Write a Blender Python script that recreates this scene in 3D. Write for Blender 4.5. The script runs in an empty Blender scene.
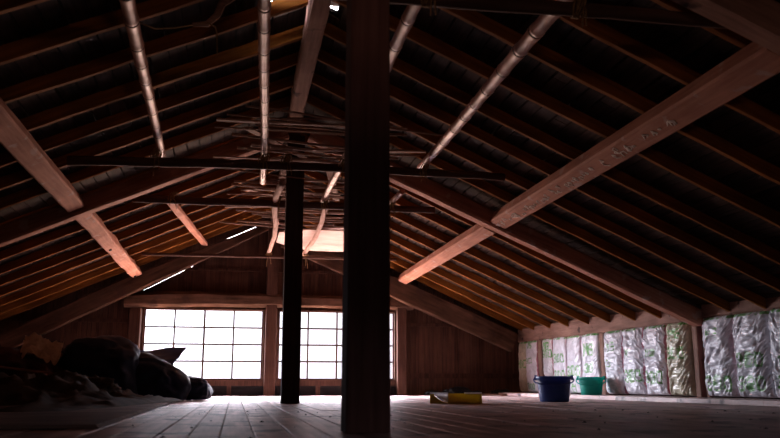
import bpy, bmesh, math, random
from mathutils import Vector, Matrix, noise, Euler
random.seed(7)
S = bpy.context.scene
COL = S.collection
RX = .49                                   # ridge position across the room
MS = .45                                   # roof slope
def roof(x, z0=2.54): return z0 - MS*abs(x-RX)
def wallx(y): return 4.729-.057*y           # face line of the right kneewall

# ------------------------------------------------------------------ materials
def new_mat(name):
    m = bpy.data.materials.new(name); m.use_nodes = True
    nt = m.node_tree; nt.nodes.clear()
    out = nt.nodes.new('ShaderNodeOutputMaterial'); b = nt.nodes.new('ShaderNodeBsdfPrincipled')
    nt.links.new(b.outputs[0], out.inputs[0])
    return m, nt, b
def N(nt, t, **k):
    n = nt.nodes.new(t)
    for a, v in k.items(): setattr(n, a, v)
    return n
def ramp(nt, stops):
    r = N(nt, 'ShaderNodeValToRGB'); e = r.color_ramp.elements
    e[0].position = stops[0][0]; e[0].color = (*stops[0][1], 1)
    e[1].position = stops[-1][0]; e[1].color = (*stops[-1][1], 1)
    for p, c in stops[1:-1]:
        q = e.new(p); q.color = (*c, 1)
    return r
def wood(name, dark, light, axis=0, fine=60, along=2.5, rough=.75, bump=.4, stain=None, spec=.06, tint=True):
    m, nt, b = new_mat(name); L = nt.links
    tc = N(nt, 'ShaderNodeTexCoord'); mp = N(nt, 'ShaderNodeMapping')
    sc = [fine]*3; sc[axis] = along
    mp.inputs['Scale'].default_value = sc
    L.new(tc.outputs['Object'], mp.inputs[0])
    n1 = N(nt, 'ShaderNodeTexNoise'); n1.inputs['Scale'].default_value = 1; n1.inputs['Detail'].default_value = 5
    L.new(mp.outputs[0], n1.inputs['Vector'])
    n2 = N(nt, 'ShaderNodeTexNoise'); n2.inputs['Scale'].default_value = 3.2; n2.inputs['Detail'].default_value = 4
    L.new(tc.outputs['Object'], n2.inputs['Vector'])
    mx = N(nt, 'ShaderNodeMix', data_type='FLOAT'); mx.inputs[0].default_value = .45
    L.new(n1.outputs[0], mx.inputs[2]); L.new(n2.outputs[0], mx.inputs[3])
    r = ramp(nt, [(.33, dark), (.66, light)]); L.new(mx.outputs[0], r.inputs[0])
    col = r.outputs[0]
    if stain:
        n3 = N(nt, 'ShaderNodeTexNoise'); n3.inputs['Scale'].default_value = stain[1]; n3.inputs['Detail'].default_value = 3
        L.new(tc.outputs['Object'], n3.inputs['Vector'])
        rr = ramp(nt, [(stain[2], (0, 0, 0)), (stain[2]+.08, (1, 1, 1))]); L.new(n3.outputs[0], rr.inputs[0])
        m2 = N(nt, 'ShaderNodeMix', data_type='RGBA'); L.new(rr.outputs[0], m2.inputs[0])
        L.new(col, m2.inputs[6]); m2.inputs[7].default_value = (*stain[0], 1); col = m2.outputs[2]
    if tint:
        at = N(nt, 'ShaderNodeAttribute', attribute_name='tint')
        mr = N(nt, 'ShaderNodeMapRange'); mr.inputs[3].default_value = 1.0; mr.inputs[4].default_value = 1.9
        L.new(at.outputs['Fac'], mr.inputs[0])
        m3 = N(nt, 'ShaderNodeMix', data_type='RGBA', blend_type='MULTIPLY'); m3.inputs[0].default_value = 1
        L.new(col, m3.inputs[6])
        L.new(mr.outputs[0], m3.inputs[7]); col = m3.outputs[2]
    L.new(col, b.inputs['Base Color'])
    b.inputs['Roughness'].default_value = rough; b.inputs['Specular IOR Level'].default_value = spec
    bp = N(nt, 'ShaderNodeBump'); bp.inputs['Strength'].default_value = bump; bp.inputs['Distance'].default_value = .004
    L.new(mx.outputs[0], bp.inputs['Height']); L.new(bp.outputs[0], b.inputs['Normal'])
    return m
def plain(name, c, rough=.5, spec=.5, nscale=0, amt=.3, bump=0, metal=0):
    m, nt, b = new_mat(name); L = nt.links
    b.inputs['Roughness'].default_value = rough; b.inputs['Specular IOR Level'].default_value = spec; b.inputs['Metallic'].default_value = metal
    tc = N(nt, 'ShaderNodeTexCoord'); n = N(nt, 'ShaderNodeTexNoise')
    n.inputs['Scale'].default_value = nscale or 12; n.inputs['Detail'].default_value = 4
    L.new(tc.outputs['Object'], n.inputs['Vector'])
    a = amt
    r = ramp(nt, [(.3, tuple(v*(1-a) for v in c)), (.7, tuple(min(1, v*(1+a)) for v in c))])
    L.new(n.outputs[0], r.inputs[0]); L.new(r.outputs[0], b.inputs['Base Color'])
    if bump:
        bp = N(nt, 'ShaderNodeBump'); bp.inputs['Strength'].default_value = bump; bp.inputs['Distance'].default_value = .01
        L.new(n.outputs[0], bp.inputs['Height']); L.new(bp.outputs[0], b.inputs['Normal'])
    return m

M = {}
M['floor'] = wood('dusty_floorboards', (.28, .175, .165), (.76, .56, .53), axis=1, fine=28, along=1.6, rough=.46, bump=.6, stain=((.12, .075, .07), 4.5, .57), spec=.42)
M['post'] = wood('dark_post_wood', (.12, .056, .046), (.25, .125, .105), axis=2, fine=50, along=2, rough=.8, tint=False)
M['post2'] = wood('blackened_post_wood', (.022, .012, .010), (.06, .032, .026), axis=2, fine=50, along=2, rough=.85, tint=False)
M['timber'] = wood('hewn_timber', (.17, .09, .065), (.36, .20, .15), fine=40, along=3, stain=((.07, .035, .028), 6, .60), tint=False)
M['pine'] = wood('squared_pine_timber', (.24, .10, .066), (.46, .225, .155), fine=40, along=3, stain=((.40, .27, .23), 9, .60), tint=False)
M['dark'] = wood('sooty_timber', (.045, .022, .016), (.10, .055, .042), fine=40, along=3, tint=False)
M['rafter'] = wood('orange_rafter_wood', (.095, .031, .006), (.30, .108, .022), fine=50, along=2.5, rough=.8, tint=False)
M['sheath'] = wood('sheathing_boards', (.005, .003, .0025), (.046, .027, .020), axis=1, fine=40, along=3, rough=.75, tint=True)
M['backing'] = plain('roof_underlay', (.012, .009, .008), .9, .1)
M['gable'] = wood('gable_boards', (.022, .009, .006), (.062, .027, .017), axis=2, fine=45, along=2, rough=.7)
M['tie'] = wood('tie_log', (.030, .014, .008), (.11, .055, .034), fine=22, along=3, stain=((.05, .025, .018), 4, .62), tint=False)
M['sash'] = wood('brown_window_wood', (.030, .013, .009), (.075, .034, .022), axis=2, fine=60, along=4, rough=.6, tint=False)
M['plate'] = wood('kneewall_plate', (.13, .072, .055), (.30, .18, .14), fine=30, along=4, stain=((.045, .03, .028), 9, .63), tint=False)
M['stick'] = wood('bare_stick', (.16, .09, .065), (.42, .27, .21), fine=60, along=3, tint=False)
M['pale'] = wood('pale_plank', (.48, .35, .31), (.66, .53, .48), fine=20, along=2, tint=False)
M['bark'] = wood('peeled_crooked_pole', (.30, .19, .15), (.55, .38, .32), fine=30, along=6, tint=False)
M['groove'] = plain('bamboo_node_groove', (.03, .016, .012), .8, .2)
M['rope'] = plain('straw_rope', (.20, .12, .05), .9, .2, 60, .4, .4)
M['cord'] = plain('thin_cord', (.34, .22, .10), .9, .2)
M['blackbag'] = plain('black_plastic_film', (.006, .013, .032), .5, .15, 9, .3, .3)
M['bluebag'] = plain('navy_tarpaulin', (.010, .034, .12), .45, .2, 9, .3, .3)
M['canvas'] = plain('brown_canvas', (.070, .048, .030), .85, .2, 7, .35, .5)
M['blanket'] = plain('reddish_blanket', (.075, .03, .022), .9, .15, 6, .4, .4)
M['paper'] = plain('tan_wrapping_paper', (.50, .42, .31), .7, .3, 9, .25, .4)
M['black'] = plain('black_scrap', (.010, .009, .010), .7, .3)
M['blueb'] = plain('blue_plastic', (.004, .045, .24), .35, .5, 5, .1)
M['greenb'] = plain('green_plastic', (.006, .32, .27), .35, .5, 5, .1)
M['yellow'] = plain('yellow_plastic', (.62, .45, .07), .45, .5, 6, .12)
M['white'] = plain('white_liner', (.78, .76, .78), .45, .5, 6, .1)
M['panel'] = plain('black_panel', (.006, .004, .004), .8, .2)
M['metal'] = plain('steel', (.5, .5, .5), .4, .5, metal=1)
M['outside'] = plain('weathered_louvre', (.35, .30, .27), .9, .2)

def translucent(m, c, f):
    nt = m.node_tree; b = [n for n in nt.nodes if n.type == 'BSDF_PRINCIPLED'][0]; out = [n for n in nt.nodes if n.type == 'OUTPUT_MATERIAL'][0]
    t = N(nt, 'ShaderNodeBsdfTranslucent'); t.inputs[0].default_value = (*c, 1); x = N(nt, 'ShaderNodeMixShader'); x.inputs[0].default_value = f
    nt.links.new(b.outputs[0], x.inputs[1]); nt.links.new(t.outputs[0], x.inputs[2]); nt.links.new(x.outputs[0], out.inputs[0])
translucent(M['white'], (.9, .88, .92), .5); translucent(M['blueb'], (.01, .12, .6), .25); translucent(M['greenb'], (.03, .75, .65), .45); translucent(M['yellow'], (.9, .7, .12), .35)
def bamboo_mat():
    m, nt, b = new_mat('smoked_bamboo'); L = nt.links
    tc = N(nt, 'ShaderNodeTexCoord'); n = N(nt, 'ShaderNodeTexNoise'); n.inputs['Scale'].default_value = 7; n.inputs['Detail'].default_value = 5
    L.new(tc.outputs['Object'], n.inputs['Vector'])
    r = ramp(nt, [(.35, (.20, .075, .05)), (.55, (.38, .18, .13)), (.72, (.52, .30, .23))]); L.new(n.outputs[0], r.inputs[0])
    L.new(r.outputs[0], b.inputs['Base Color']); b.inputs['Roughness'].default_value = .42; b.inputs['Specular IOR Level'].default_value = .3
    return m
M['bamboo'] = bamboo_mat()

def glass_mat():
    m = bpy.data.materials.new('window_glass'); m.use_nodes = True; nt = m.node_tree; nt.nodes.clear(); L = nt.links
    out = N(nt, 'ShaderNodeOutputMaterial'); t = N(nt, 'ShaderNodeBsdfTransparent'); g = N(nt, 'ShaderNodeBsdfGlossy')
    t.inputs[0].default_value = (.96, .96, .98, 1); g.inputs['Roughness'].default_value = .05
    mx = N(nt, 'ShaderNodeMixShader'); mx.inputs[0].default_value = .05
    L.new(t.outputs[0], mx.inputs[1]); L.new(g.outputs[0], mx.inputs[2]); L.new(mx.outputs[0], out.inputs[0])
    return m
M['glass'] = glass_mat()

def sack_mat(name, base, edge):
    m, nt, b = new_mat(name); L = nt.links
    at = N(nt, 'ShaderNodeAttribute', attribute_name='print')
    sep = N(nt, 'ShaderNodeSeparateColor'); L.new(at.outputs['Color'], sep.inputs[0])
    tc = N(nt, 'ShaderNodeTexCoord'); n = N(nt, 'ShaderNodeTexNoise'); n.inputs['Scale'].default_value = 14; n.inputs['Detail'].default_value = 5
    L.new(tc.outputs['Object'], n.inputs['Vector'])
    r = ramp(nt, [(.3, tuple(v*.72 for v in base)), (.65, base)]); L.new(n.outputs[0], r.inputs[0])
    m1 = N(nt, 'ShaderNodeMix', data_type='RGBA'); L.new(sep.outputs[0], m1.inputs[0]); L.new(r.outputs[0], m1.inputs[6]); m1.inputs[7].default_value = (.08, .32, .05, 1)
    m2 = N(nt, 'ShaderNodeMix', data_type='RGBA'); L.new(sep.outputs[1], m2.inputs[0]); L.new(m1.outputs[2], m2.inputs[6]); m2.inputs[7].default_value = (*edge, 1)
    L.new(m2.outputs[2], b.inputs['Base Color']); b.inputs['Roughness'].default_value = .28
    n2 = N(nt, 'ShaderNodeTexNoise'); n2.inputs['Scale'].default_value = 26; n2.inputs['Detail'].default_value = 3; n2.inputs['Distortion'].default_value = 1.2
    b.inputs['Specular IOR Level'].default_value = .4
    L.new(tc.outputs['Object'], n2.inputs['Vector'])
    bp = N(nt, 'ShaderNodeBump'); bp.inputs['Strength'].default_value = .3; bp.inputs['Distance'].default_value = .01
    L.new(n2.outputs[0], bp.inputs['Height']); L.new(bp.outputs[0], b.inputs['Normal'])
    return m
M['sack'] = sack_mat('white_printed_film', (.78, .78, .85), (.40, .05, .12))
M['sack_tan'] = sack_mat('yellowed_printed_film', (.60, .56, .42), (.30, .07, .08))
M['sack_pink'] = sack_mat('pinkish_printed_film', (.60, .56, .58), (.42, .16, .18))

# ------------------------------------------------------------------ object helpers
def tag(o, label, cat, group=None, kind=None):
    o['label'] = label; o['category'] = cat
    if group: o['group'] = group
    if kind: o['kind'] = kind
    return o
def link(name, me, parent=None):
    o = bpy.data.objects.new(name, me); COL.objects.link(o)
    if parent: o.parent = parent
    return o
def empty(name, loc=(0, 0, 0), rz=0):
    o = bpy.data.objects.new(name, None); COL.objects.link(o); o.location = loc; o.rotation_euler = (0, 0, rz); o.empty_display_size = .05
    return o
class MB:
    def __init__(s): s.v = []; s.f = []; s.t = []; s.mi = []; s.sm = []
    def add(s, vs, fs, tint=0., mi=0, smooth=False):
        k = len(s.v); s.v += [tuple(v) for v in vs]
        for i, f in enumerate(fs):
            s.f.append([a+k for a in f]); s.t.append(tint); s.mi.append(mi[i] if isinstance(mi, list) else mi); s.sm.append(smooth)
    def box(s, x0, x1, y0, y1, z0, z1, tint=0., mi=0):
        vs = [(x0, y0, z0), (x1, y0, z0), (x1, y1, z0), (x0, y1, z0), (x0, y0, z1), (x1, y0, z1), (x1, y1, z1), (x0, y1, z1)]
        s.add(vs, [(0, 3, 2, 1), (4, 5, 6, 7), (0, 1, 5, 4), (1, 2, 6, 5), (2, 3, 7, 6), (3, 0, 4, 7)], tint, mi)
    def prism(s, poly, y0, y1, tint=0., mi=0):      # polygon in x,z pushed along y (counter-clockwise seen from -y)
        n = len(poly); vs = [(x, y0, z) for x, z in poly]+[(x, y1, z) for x, z in poly]
        fs = [tuple(range(n)), tuple(range(2*n-1, n-1, -1))]+[(i, i+n, (i+1) % n+n, (i+1) % n) for i in range(n)]
        s.add(vs, fs, tint, mi)
    def rings(s, rings, tint=0., mi=0, smooth=True, caps=True, loop=False, ringmi=None):
        n = len(rings[0]); vs = [p for r in rings for p in r]; fs = []; ms = []
        R = len(rings)
        for i in range(R if loop else R-1):
            j = (i+1) % R
            for a in range(n):
                fs.append((i*n+a, i*n+(a+1) % n, j*n+(a+1) % n, j*n+a)); ms.append(ringmi[i] if ringmi else mi)
        if caps and not loop:
            fs.append(tuple(range(n-1, -1, -1))); ms.append(mi); fs.append(tuple((R-1)*n+a for a in range(n))); ms.append(mi)
        s.add(vs, fs, tint, ms, smooth)
    def build(s, name, mats, parent=None):
        me = bpy.data.meshes.new(name); me.from_pydata(s.v, [], s.f)
        for m in (mats if isinstance(mats, (list, tuple)) else [mats]): me.materials.append(m)
        me.polygons.foreach_set('material_index', s.mi); me.polygons.foreach_set('use_smooth', s.sm)
        a = me.attributes.new('tint', 'FLOAT', 'FACE'); a.data.foreach_set('value', s.t)
        bm = bmesh.new(); bm.from_mesh(me); bmesh.ops.recalc_face_normals(bm, faces=bm.faces); bm.to_mesh(me); bm.free()
        me.update(); return link(name, me, parent)
def frame_mat(p0, p1, up=(0, 0, 1)):
    x = (Vector(p1)-Vector(p0)).normalized(); u = Vector(up); y = u.cross(x).normalized(); z = x.cross(y)
    m = Matrix((x, y, z)).transposed().to_4x4(); m.translation = Vector(p0); return m
def timber(name, p0, p1, w, h, mat, up=(0, 0, 1), rough=.004, ch=.12, bow=None, parent=None, seg=None, hf=None, seed=None):
    """a sawn or hewn beam: local X runs along it, bottom face centred on the line p0-p1, height h upward"""
    L = (Vector(p1)-Vector(p0)).length; n = seg or max(6, int(L/.12)); sd = seed if seed is not None else random.random()*50
    rings = []
    c = min(w, h)*ch
    base = [(-w/2+c, 0), (w/2-c, 0), (w/2, c), (w/2, h-c), (w/2-c, h), (-w/2+c, h), (-w/2, h-c), (-w/2, c)]
    for i in range(n+1):
        x = L*i/n; t = i/n; by, bz = bow(t) if bow else (0, 0); k = hf(t) if hf else 1
        r = []
        for a, b in base:
            d = noise.noise_vector(Vector((x*2.2+sd, a*7, b*7)))*rough + noise.noise_vector(Vector((x*9+sd, a*20, b*20)))*rough*.5
            r.append((x, (a*(.6+.4*k))+d.y+by, b*k+d.z+bz))
        rings.append(r)
    mb = MB(); mb.rings(rings, smooth=False)
    o = mb.build(name, mat, parent); o.matrix_world = frame_mat(p0, p1, up); return o
def tube_rings(pts, rad, n=10, twist=0):
    out = []; pts = [Vector(p) for p in pts]; prev = None
    for i, p in enumerate(pts):
        d = (pts[min(i+1, len(pts)-1)]-pts[max(i-1, 0)]).normalized()
        if prev is None:
            a = d.cross(Vector((0, 0, 1)))
            if a.length < .1: a = d.cross(Vector((0, 1, 0)))
            a.normalize()
        else: a = (prev-d*prev.dot(d)).normalized()
        prev = a; b = d.cross(a); r = rad(i) if callable(rad) else rad
        out.append([tuple(p+a*math.cos(2*math.pi*k/n)*r+b*math.sin(2*math.pi*k/n)*r) for k in range(n)])
    return out
def round_pole(name, p0, p1, r0, r1, mat, rough=.004, bends=(), parent=None, n=10, seg=None):
    p0 = Vector(p0); p1 = Vector(p1); L = (p1-p0).length; sgn = seg or max(8, int(L/.1)); sd = random.random()*90
    pts = []
    for i in range(sgn+1):
        t = i/sgn; y = z = 0
        for (a, f, ph, ax) in bends:
            v = a*math.sin(t*math.pi*f+ph)-a*math.sin(ph)*(1-t)-a*math.sin(math.pi*f+ph)*t
            if ax == 'z': z += v
            else: y += v
        dv = noise.noise_vector(Vector((t*L*2+sd, 0, 0)))*rough
        pts.append((L*t, y+dv.y, z+dv.z))
    mb = MB(); mb.rings(tube_rings(pts, lambda i: (r0+(r1-r0)*i/sgn)*(1+.1*noise.noise(Vector((i*.8+sd, 3, 1)))), n))
    o = mb.build(name, mat, parent); o.matrix_world = frame_mat(p0, p1); return o
def bamboo(name, p0, p1, r0, r1, step=.27):
    p0 = Vector(p0); p1 = Vector(p1); L = (p1-p0).length
    pts = []; rr = []; ms = []; x = 0.; 
    xs = [0]; 
    nx = random.uniform(.1, step)
    while nx < L-.04:
        xs.append(nx); nx += step*random.uniform(.85, 1.15)
    xs.append(L)
    def R(x): return r0+(r1-r0)*x/L
    def add(x, k, m): pts.append((x, .006*math.sin(x*1.7), .006*math.cos(x*1.3))); rr.append(R(x)*k); ms.append(m)
    for i in range(len(xs)-1):
        a, b = xs[i], xs[i+1]
        if i: add(a+.004, 1.10, 0); add(a+.014, 1.07, 0)
        else: add(a, 1, 0)
        for q in (.25, .5, .75): add(a+(b-a)*q, 1-.03*math.sin(q*math.pi), 0)
        if i < len(xs)-2: add(b-.022, 1.04, 0); add(b-.010, 1.10, 1); add(b-.004, .90, 1); 
        else: add(b, 1, 0)
    mb = MB(); mb.rings(tube_rings(pts, lambda i: rr[i], 14), ringmi=ms)
    o = mb.build(name, [M['bamboo'], M['groove']]); o.matrix_world = frame_mat(p0, p1); return o
def structure(o): o['kind'] = 'structure'; return o

# ------------------------------------------------------------------ floor
Y0, Y1 = -1.6, 11.42
XL, XR = -3.45, 4.95
mb = MB(); x = XL
while x < XR:
    w = random.uniform(.105, .135) if x < 1.2 else random.uniform(.16, .22)
    cuts = [Y0] + sorted([7.05+random.uniform(-.02, .02)] + [random.uniform(Y0+1, 6.3) for _ in range(2)]) + [Y1]
    for a, b in zip(cuts[:-1], cuts[1:]):
        dz = random.uniform(-.003, .0); g = random.uniform(.0015, .004)
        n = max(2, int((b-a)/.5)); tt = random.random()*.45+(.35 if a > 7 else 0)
        rs = []
        for i in range(n+1):
            y = a+.003+(b-a-.006)*i/n; c = .0025*noise.noise(Vector((x*3, y*.8, 1)))
            rs.append([(x+g, y, -.03), (x+w-g, y, -.03), (x+w-g, y, dz+c-.002), (x+w-g-.004, y, dz+c), (x+g+.004, y, dz+c), (x+g, y, dz+c-.002)])
        mb.rings(rs, tint=tt, smooth=False)
    x += w
mb.box(XL, XR, Y0, Y1, -.06, -.031, mi=1)
structure(mb.build('floor', [M['floor'], M['backing']]))

# raised ledge along the right kneewall
mb = MB(); yy = 4.0
while yy < 11.35:
    y2 = min(11.38, yy+random.uniform(1.6, 2.4))
    a, b = yy+.002, y2-.002
    mb.add([(wallx(a)-.42, a, 0.001), (wallx(b)-.42, b, 0.001), (wallx(b)+.16, b, 0.001), (wallx(a)+.16, a, 0.001),
            (wallx(a)-.42, a, .04), (wallx(b)-.42, b, .04), (wallx(b)+.16, b, .04), (wallx(a)+.16, a, .04)],
           [(0, 3, 2, 1), (4, 5, 6, 7), (0, 1, 5, 4), (1, 2, 6, 5), (2, 3, 7, 6), (3, 0, 4, 7)], random.random()*.3)
    yy = y2
structure(mb.build('trim_1', M['floor']))

# ------------------------------------------------------------------ ceiling: sheathing boards over the rafters
BZ = 2.628
def ceiling(name, s, holes):
    mb = MB(); d = .03; DM = 4.25 if s > 0 else 4.0
    k = 0
    while d < DM:
        w = random.uniform(.085, .105); gap = random.uniform(.007, .014)
        segs = [(Y0, Y1+.1)]
        for (h0, h1, a, b) in holes:
            if d+w > h0 and d < h1: segs = [(Y0, a), (b, Y1+.1)]
        for (a, b) in segs:
            cuts = [a]; 
            while cuts[-1] < b-2.6: cuts.append(cuts[-1]+random.uniform(1.2, 2.4))
            cuts.append(b)
            for y0, y1 in zip(cuts[:-1], cuts[1:]):
                lift = random.uniform(0, .004)
                z0 = BZ-MS*d+lift; z1 = BZ-MS*(d+w)+lift; xa = RX+s*d; xb = RX+s*(d+w)
                vs = [(xa, y0, z0), (xb, y0, z1), (xb, y1-.004, z1), (xa, y1-.004, z0)]
                vs += [(p[0], p[1], p[2]+.014) for p in vs]
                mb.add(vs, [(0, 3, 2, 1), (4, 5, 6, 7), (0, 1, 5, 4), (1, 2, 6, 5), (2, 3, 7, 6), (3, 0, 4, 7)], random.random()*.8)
        d += w+gap; k += 1
    # underlay in strips around the holes
    def slab(d0, d1, a, b):
        vs = [(RX+s*d0, a, BZ-MS*d0+.03), (RX+s*d1, a, BZ-MS*d1+.03), (RX+s*d1, b, BZ-MS*d1+.03), (RX+s*d0, b, BZ-MS*d0+.03)]
        vs += [(p[0], p[1], p[2]+.03) for p in vs]
        mb.add(vs, [(0, 3, 2, 1), (4, 5, 6, 7), (0, 1, 5, 4), (1, 2, 6, 5), (2, 3, 7, 6), (3, 0, 4, 7)], 0, 1)
    h0, h1, a, b = holes[0]
    slab(h1, DM+.3, Y0-.1, Y1+.2); slab(0, h1, Y0-.1, a); slab(0, h1, b, Y1+.2)
    if h0 > .01: slab(0, h0, a, b)
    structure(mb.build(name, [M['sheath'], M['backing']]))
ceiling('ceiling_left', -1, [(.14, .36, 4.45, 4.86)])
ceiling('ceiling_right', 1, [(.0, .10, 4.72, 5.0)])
# louvre box standing over the smoke vent
e = empty('smoke_vent', (.30, 4.7, 2.62))
tag(e, 'small louvred smoke vent at the ridge letting daylight in beside the ridge beam', 'vent')
for sx in (-.24, .02):
    mb = MB(); mb.box(sx-.012, sx+.012, -.30, .33, -.03, .015); mb.build('louvre', M['outside'], e)
for yy in (-.12, .12):
    mb = MB(); mb.box(-.24, .24, yy-.012, yy+.012, .03, .055); mb.build('crossbar', M['outside'], e)
for sx in (-.40, .40):
    for sy in (-.40, .40):
        mb = MB(); mb.box(sx-.02, sx+.02, sy-.02, sy+.02, -.05, .20); mb.build('support', M['outside'], e)
mb = MB(); mb.box(-.6, .6, -.6, .6, .20, .22); mb.build('cap', M['backing'], e)  # unseen board added above the vent to cut down the light coming in

# ------------------------------------------------------------------ common rafters
ys = [2.66, 3.15, 3.64, 4.13, 4.62, 5.14, 5.60, 6.06, 6.54, 7.22, 7.62, 8.10, 8.65, 9.18, 9.70, 10.25, 10.78, 11.18]
ords = ['topmost', 'second', 'third', 'fourth', 'fifth', 'sixth', 'seventh', 'eighth', 'ninth', 'tenth', 'eleventh', 'twelfth', 'thirteenth', 'fourteenth', 'fifteenth', 'sixteenth', 'seventeenth', 'eighteenth']
for side, s in (('left', -1), ('right', 1)):
    order = sorted(ys, reverse=True)
    for i, y in enumerate(order):
        D = 4.35 if s < 0 else 3.95
        if s > 0: D = min(D, wallx(y)-RX+.12)
        y += random.uniform(-.012, .012)
        p0 = (RX+s*.02, y, roof(RX+.02)); p1 = (RX+s*D, y+random.uniform(-.02, .02), roof(RX+D))
        ww = random.choice((.032, .038, .044, .035)); a = random.uniform(-.006, .006)
        o = timber('common_rafter', p0, p1, ww, .084, M['rafter'], rough=.007, ch=.1, bow=lambda t, a=a: (a*math.sin(t*math.pi), 0))
        w = 'nearest the window wall' if i == 0 else ords[i]+' counting back from the window wall'
        tag(o, 'sawn common rafter under the %s roof slope, %s' % (side, w), 'rafter', 'common rafters of the %s slope' % side)

# ------------------------------------------------------------------ main frames: posts, principals, ridge, purlins
def post(name, x0, x1, y0, y1, z1, mat, lean=0, rough=.002, taper=.0):
    mb = MB(); rs = []; n = 24; c = .006; cx = (x0+x1)/2; cy = (y0+y1)/2; w = (x1-x0)/2; d = (y1-y0)/2; sd = random.random()*9
    for i in range(n+1):
        z = z1*i/n; k = 1-taper*i/n; r = []
        for a, b in ((-w+c, -d), (w-c, -d), (w, -d+c), (w, d-c), (w-c, d), (-w+c, d), (-w, d-c), (-w, -d+c)):
            v = noise.noise_vector(Vector((a*8+sd, b*8, z*3)))*rough
            r.append((a*k+lean*i/n+v.x, b*k+v.y, z))
        rs.append(r)
    mb.rings(rs, smooth=False); o = mb.build(name, mat); o.location = (cx, cy, 0); return o
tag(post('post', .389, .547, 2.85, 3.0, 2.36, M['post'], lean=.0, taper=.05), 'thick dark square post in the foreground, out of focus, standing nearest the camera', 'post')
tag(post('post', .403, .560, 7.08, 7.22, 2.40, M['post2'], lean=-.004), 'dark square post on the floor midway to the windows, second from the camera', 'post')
tag(post('post', .400, .552, 11.28, 11.42, 2.36, M['sash']), 'brown post between the two bright windows, reaching up to the ridge', 'post')
tag(post('post', -1.42, -1.275, 11.28, 11.42, 1.17, M['gable']), 'reddish brown post at the left edge of the left window', 'post')
tag(post('post', 2.262, 2.40, 11.28, 11.42, 1.25, M['sash']), 'brown post at the right edge of the right window', 'post')

def principal(y, s, zl, m, h, D, mat, label, w=.15, d0=.085, bow=None, hf=None, rough=.006):
    p0 = (RX+s*d0, y, zl-m*d0); p1 = (RX+s*D, y, zl-m*D)
    o = timber('principal_rafter', p0, p1, w, h*math.cos(math.atan(m)), mat, rough=rough, bow=bow, hf=hf)
    return tag(o, label, 'principal rafter', 'principal rafters of the roof frames')
principal(2.86, -1, 2.39, .44, .148, 3.75, M['dark'], 'principal rafter of the nearest roof frame, on the left slope')
principal(2.86, 1, 2.37, .44, .160, 3.85, M['timber'], 'rough principal rafter of the nearest roof frame crossing the top right corner')
principal(7.0, -1, 2.375, .45, .160, 3.75, M['pine'], 'long principal rafter of the middle roof frame coming down on the left slope')
principal(7.0, 1, 2.37, .435, .165, 3.83, M['pine'], 'long principal rafter of the middle roof frame coming down to the right kneewall')
principal(11.19, -1, 2.33, .52, .25, 3.4, M['tie'], 'thick rounded principal rafter against the gable wall left of the windows', w=.12, rough=.010, hf=lambda t: .42+.62*min(1, t*3.4/1.9))
principal(11.19, 1, 2.09, .43, .315, 3.42, M['tie'], 'thick rounded principal rafter against the gable wall sloping right from the windows', w=.12, rough=.010, hf=lambda t: .55+.45*min(1, t*3.4/1.6))

tag(timber('ridge_beam', (.42, 2.95, 2.415), (.44, 6.92, 2.415), .125, .13, M['timber'], rough=.006), 'rough ridge beam overhead between the foreground post and the second post', 'ridge beam')
tag(timber('ridge_beam', (.47, 7.24, 2.40), (.48, 11.27, 2.40), .12, .12, M['dark'], rough=.006), 'far ridge beam between the second post and the window wall', 'ridge beam')
# purlins: square timbers along the room between the frames
def purlin(x, ya, yb, z, w, h, mat, label, rough=.004, **k):
    return tag(timber('purlin', (x, ya, z), (x, yb, z), w, h, mat, up=(MS if x > RX else -MS, 0, 1), rough=rough, **k), label, 'purlin', 'square purlins between the roof frames')
PZ = 1.575
purlin(2.33, 2.95, 6.91, 1.59, .165, .115, M['pine'], 'near right purlin, a square timber with scratched pale marks on its underside', rough=.0015)
purlin(2.30, 7.08, 11.16, PZ, .145, .12, M['pine'], 'far right purlin lit by the windows, between middle frame and gable wall')
purlin(-1.35, 2.95, 6.91, 1.59, .15, .115, M['pine'], 'near left purlin, square timber ending on the middle frame')
o = purlin(-1.33, 7.08, 11.13, PZ, .15, .12, M['pine'], 'far left purlin, bumpy hewn timber lit pink by the windows', rough=.018, hf=lambda t: 1-.12*t)
# wedge hole / peg marks
for lx in (1.72, 3.95):
    mb = MB(); mb.rings([[(lx+.016*math.cos(a*.785), .02+.016*math.sin(a*.785), z) for a in range(8)] for z in (-.02, .01)], smooth=False)
    mb.build('peg_hole', M['black'], o)
# chalk scratches on near right purlin: children on its underside
pp = [q for q in bpy.data.objects if q.name == 'purlin'][0]
mb = MB(); random.seed(3)
for k in range(60):
    lx = 3.95-k*.05*random.uniform(.9, 1.1)
    if lx < .6: break
    x0 = lx; y0 = random.uniform(-.045, .01); a = random.uniform(.3, 2.6); ln = random.uniform(.015, .05)
    for j in range(3):
        x1 = x0+math.cos(a)*ln; y1 = y0+math.sin(a)*ln
        dx, dy = -math.sin(a)*.003, math.cos(a)*.003
        z = -.0032
        mb.add([(x0-dx, y0-dy, z), (x1-dx, y1-dy, z), (x1+dx, y1+dy, z), (x0+dx, y0+dy, z), (x0-dx, y0-dy, z+.003), (x1-dx, y1-dy, z+.004), (x1+dx, y1+dy, z+.004), (x0+dx, y0+dy, z+.004)],
               [(0, 1, 2, 3), (7, 6, 5, 4), (0, 4, 5, 1), (1, 5, 6, 2), (2, 6, 7, 3), (3, 7, 4, 0)])
        x0, y0 = x1, max(-.05, min(.05, y1)); a += random.uniform(1.2, 2.4); ln *= .8
sc = mb.build('chalk_scribble', plain('chalk', (.85, .72, .66), .9, .05), pp); sc['kind'] = 'stuff'
random.seed(11)
tag(timber('wind_brace', (-.72, 8.05, 1.955), (-.47, 11.1, 2.02), .085, .05, M['pine'], rough=.008), 'slim pinkish brace slanting under the left slope beyond the cross poles', 'brace')

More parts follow.
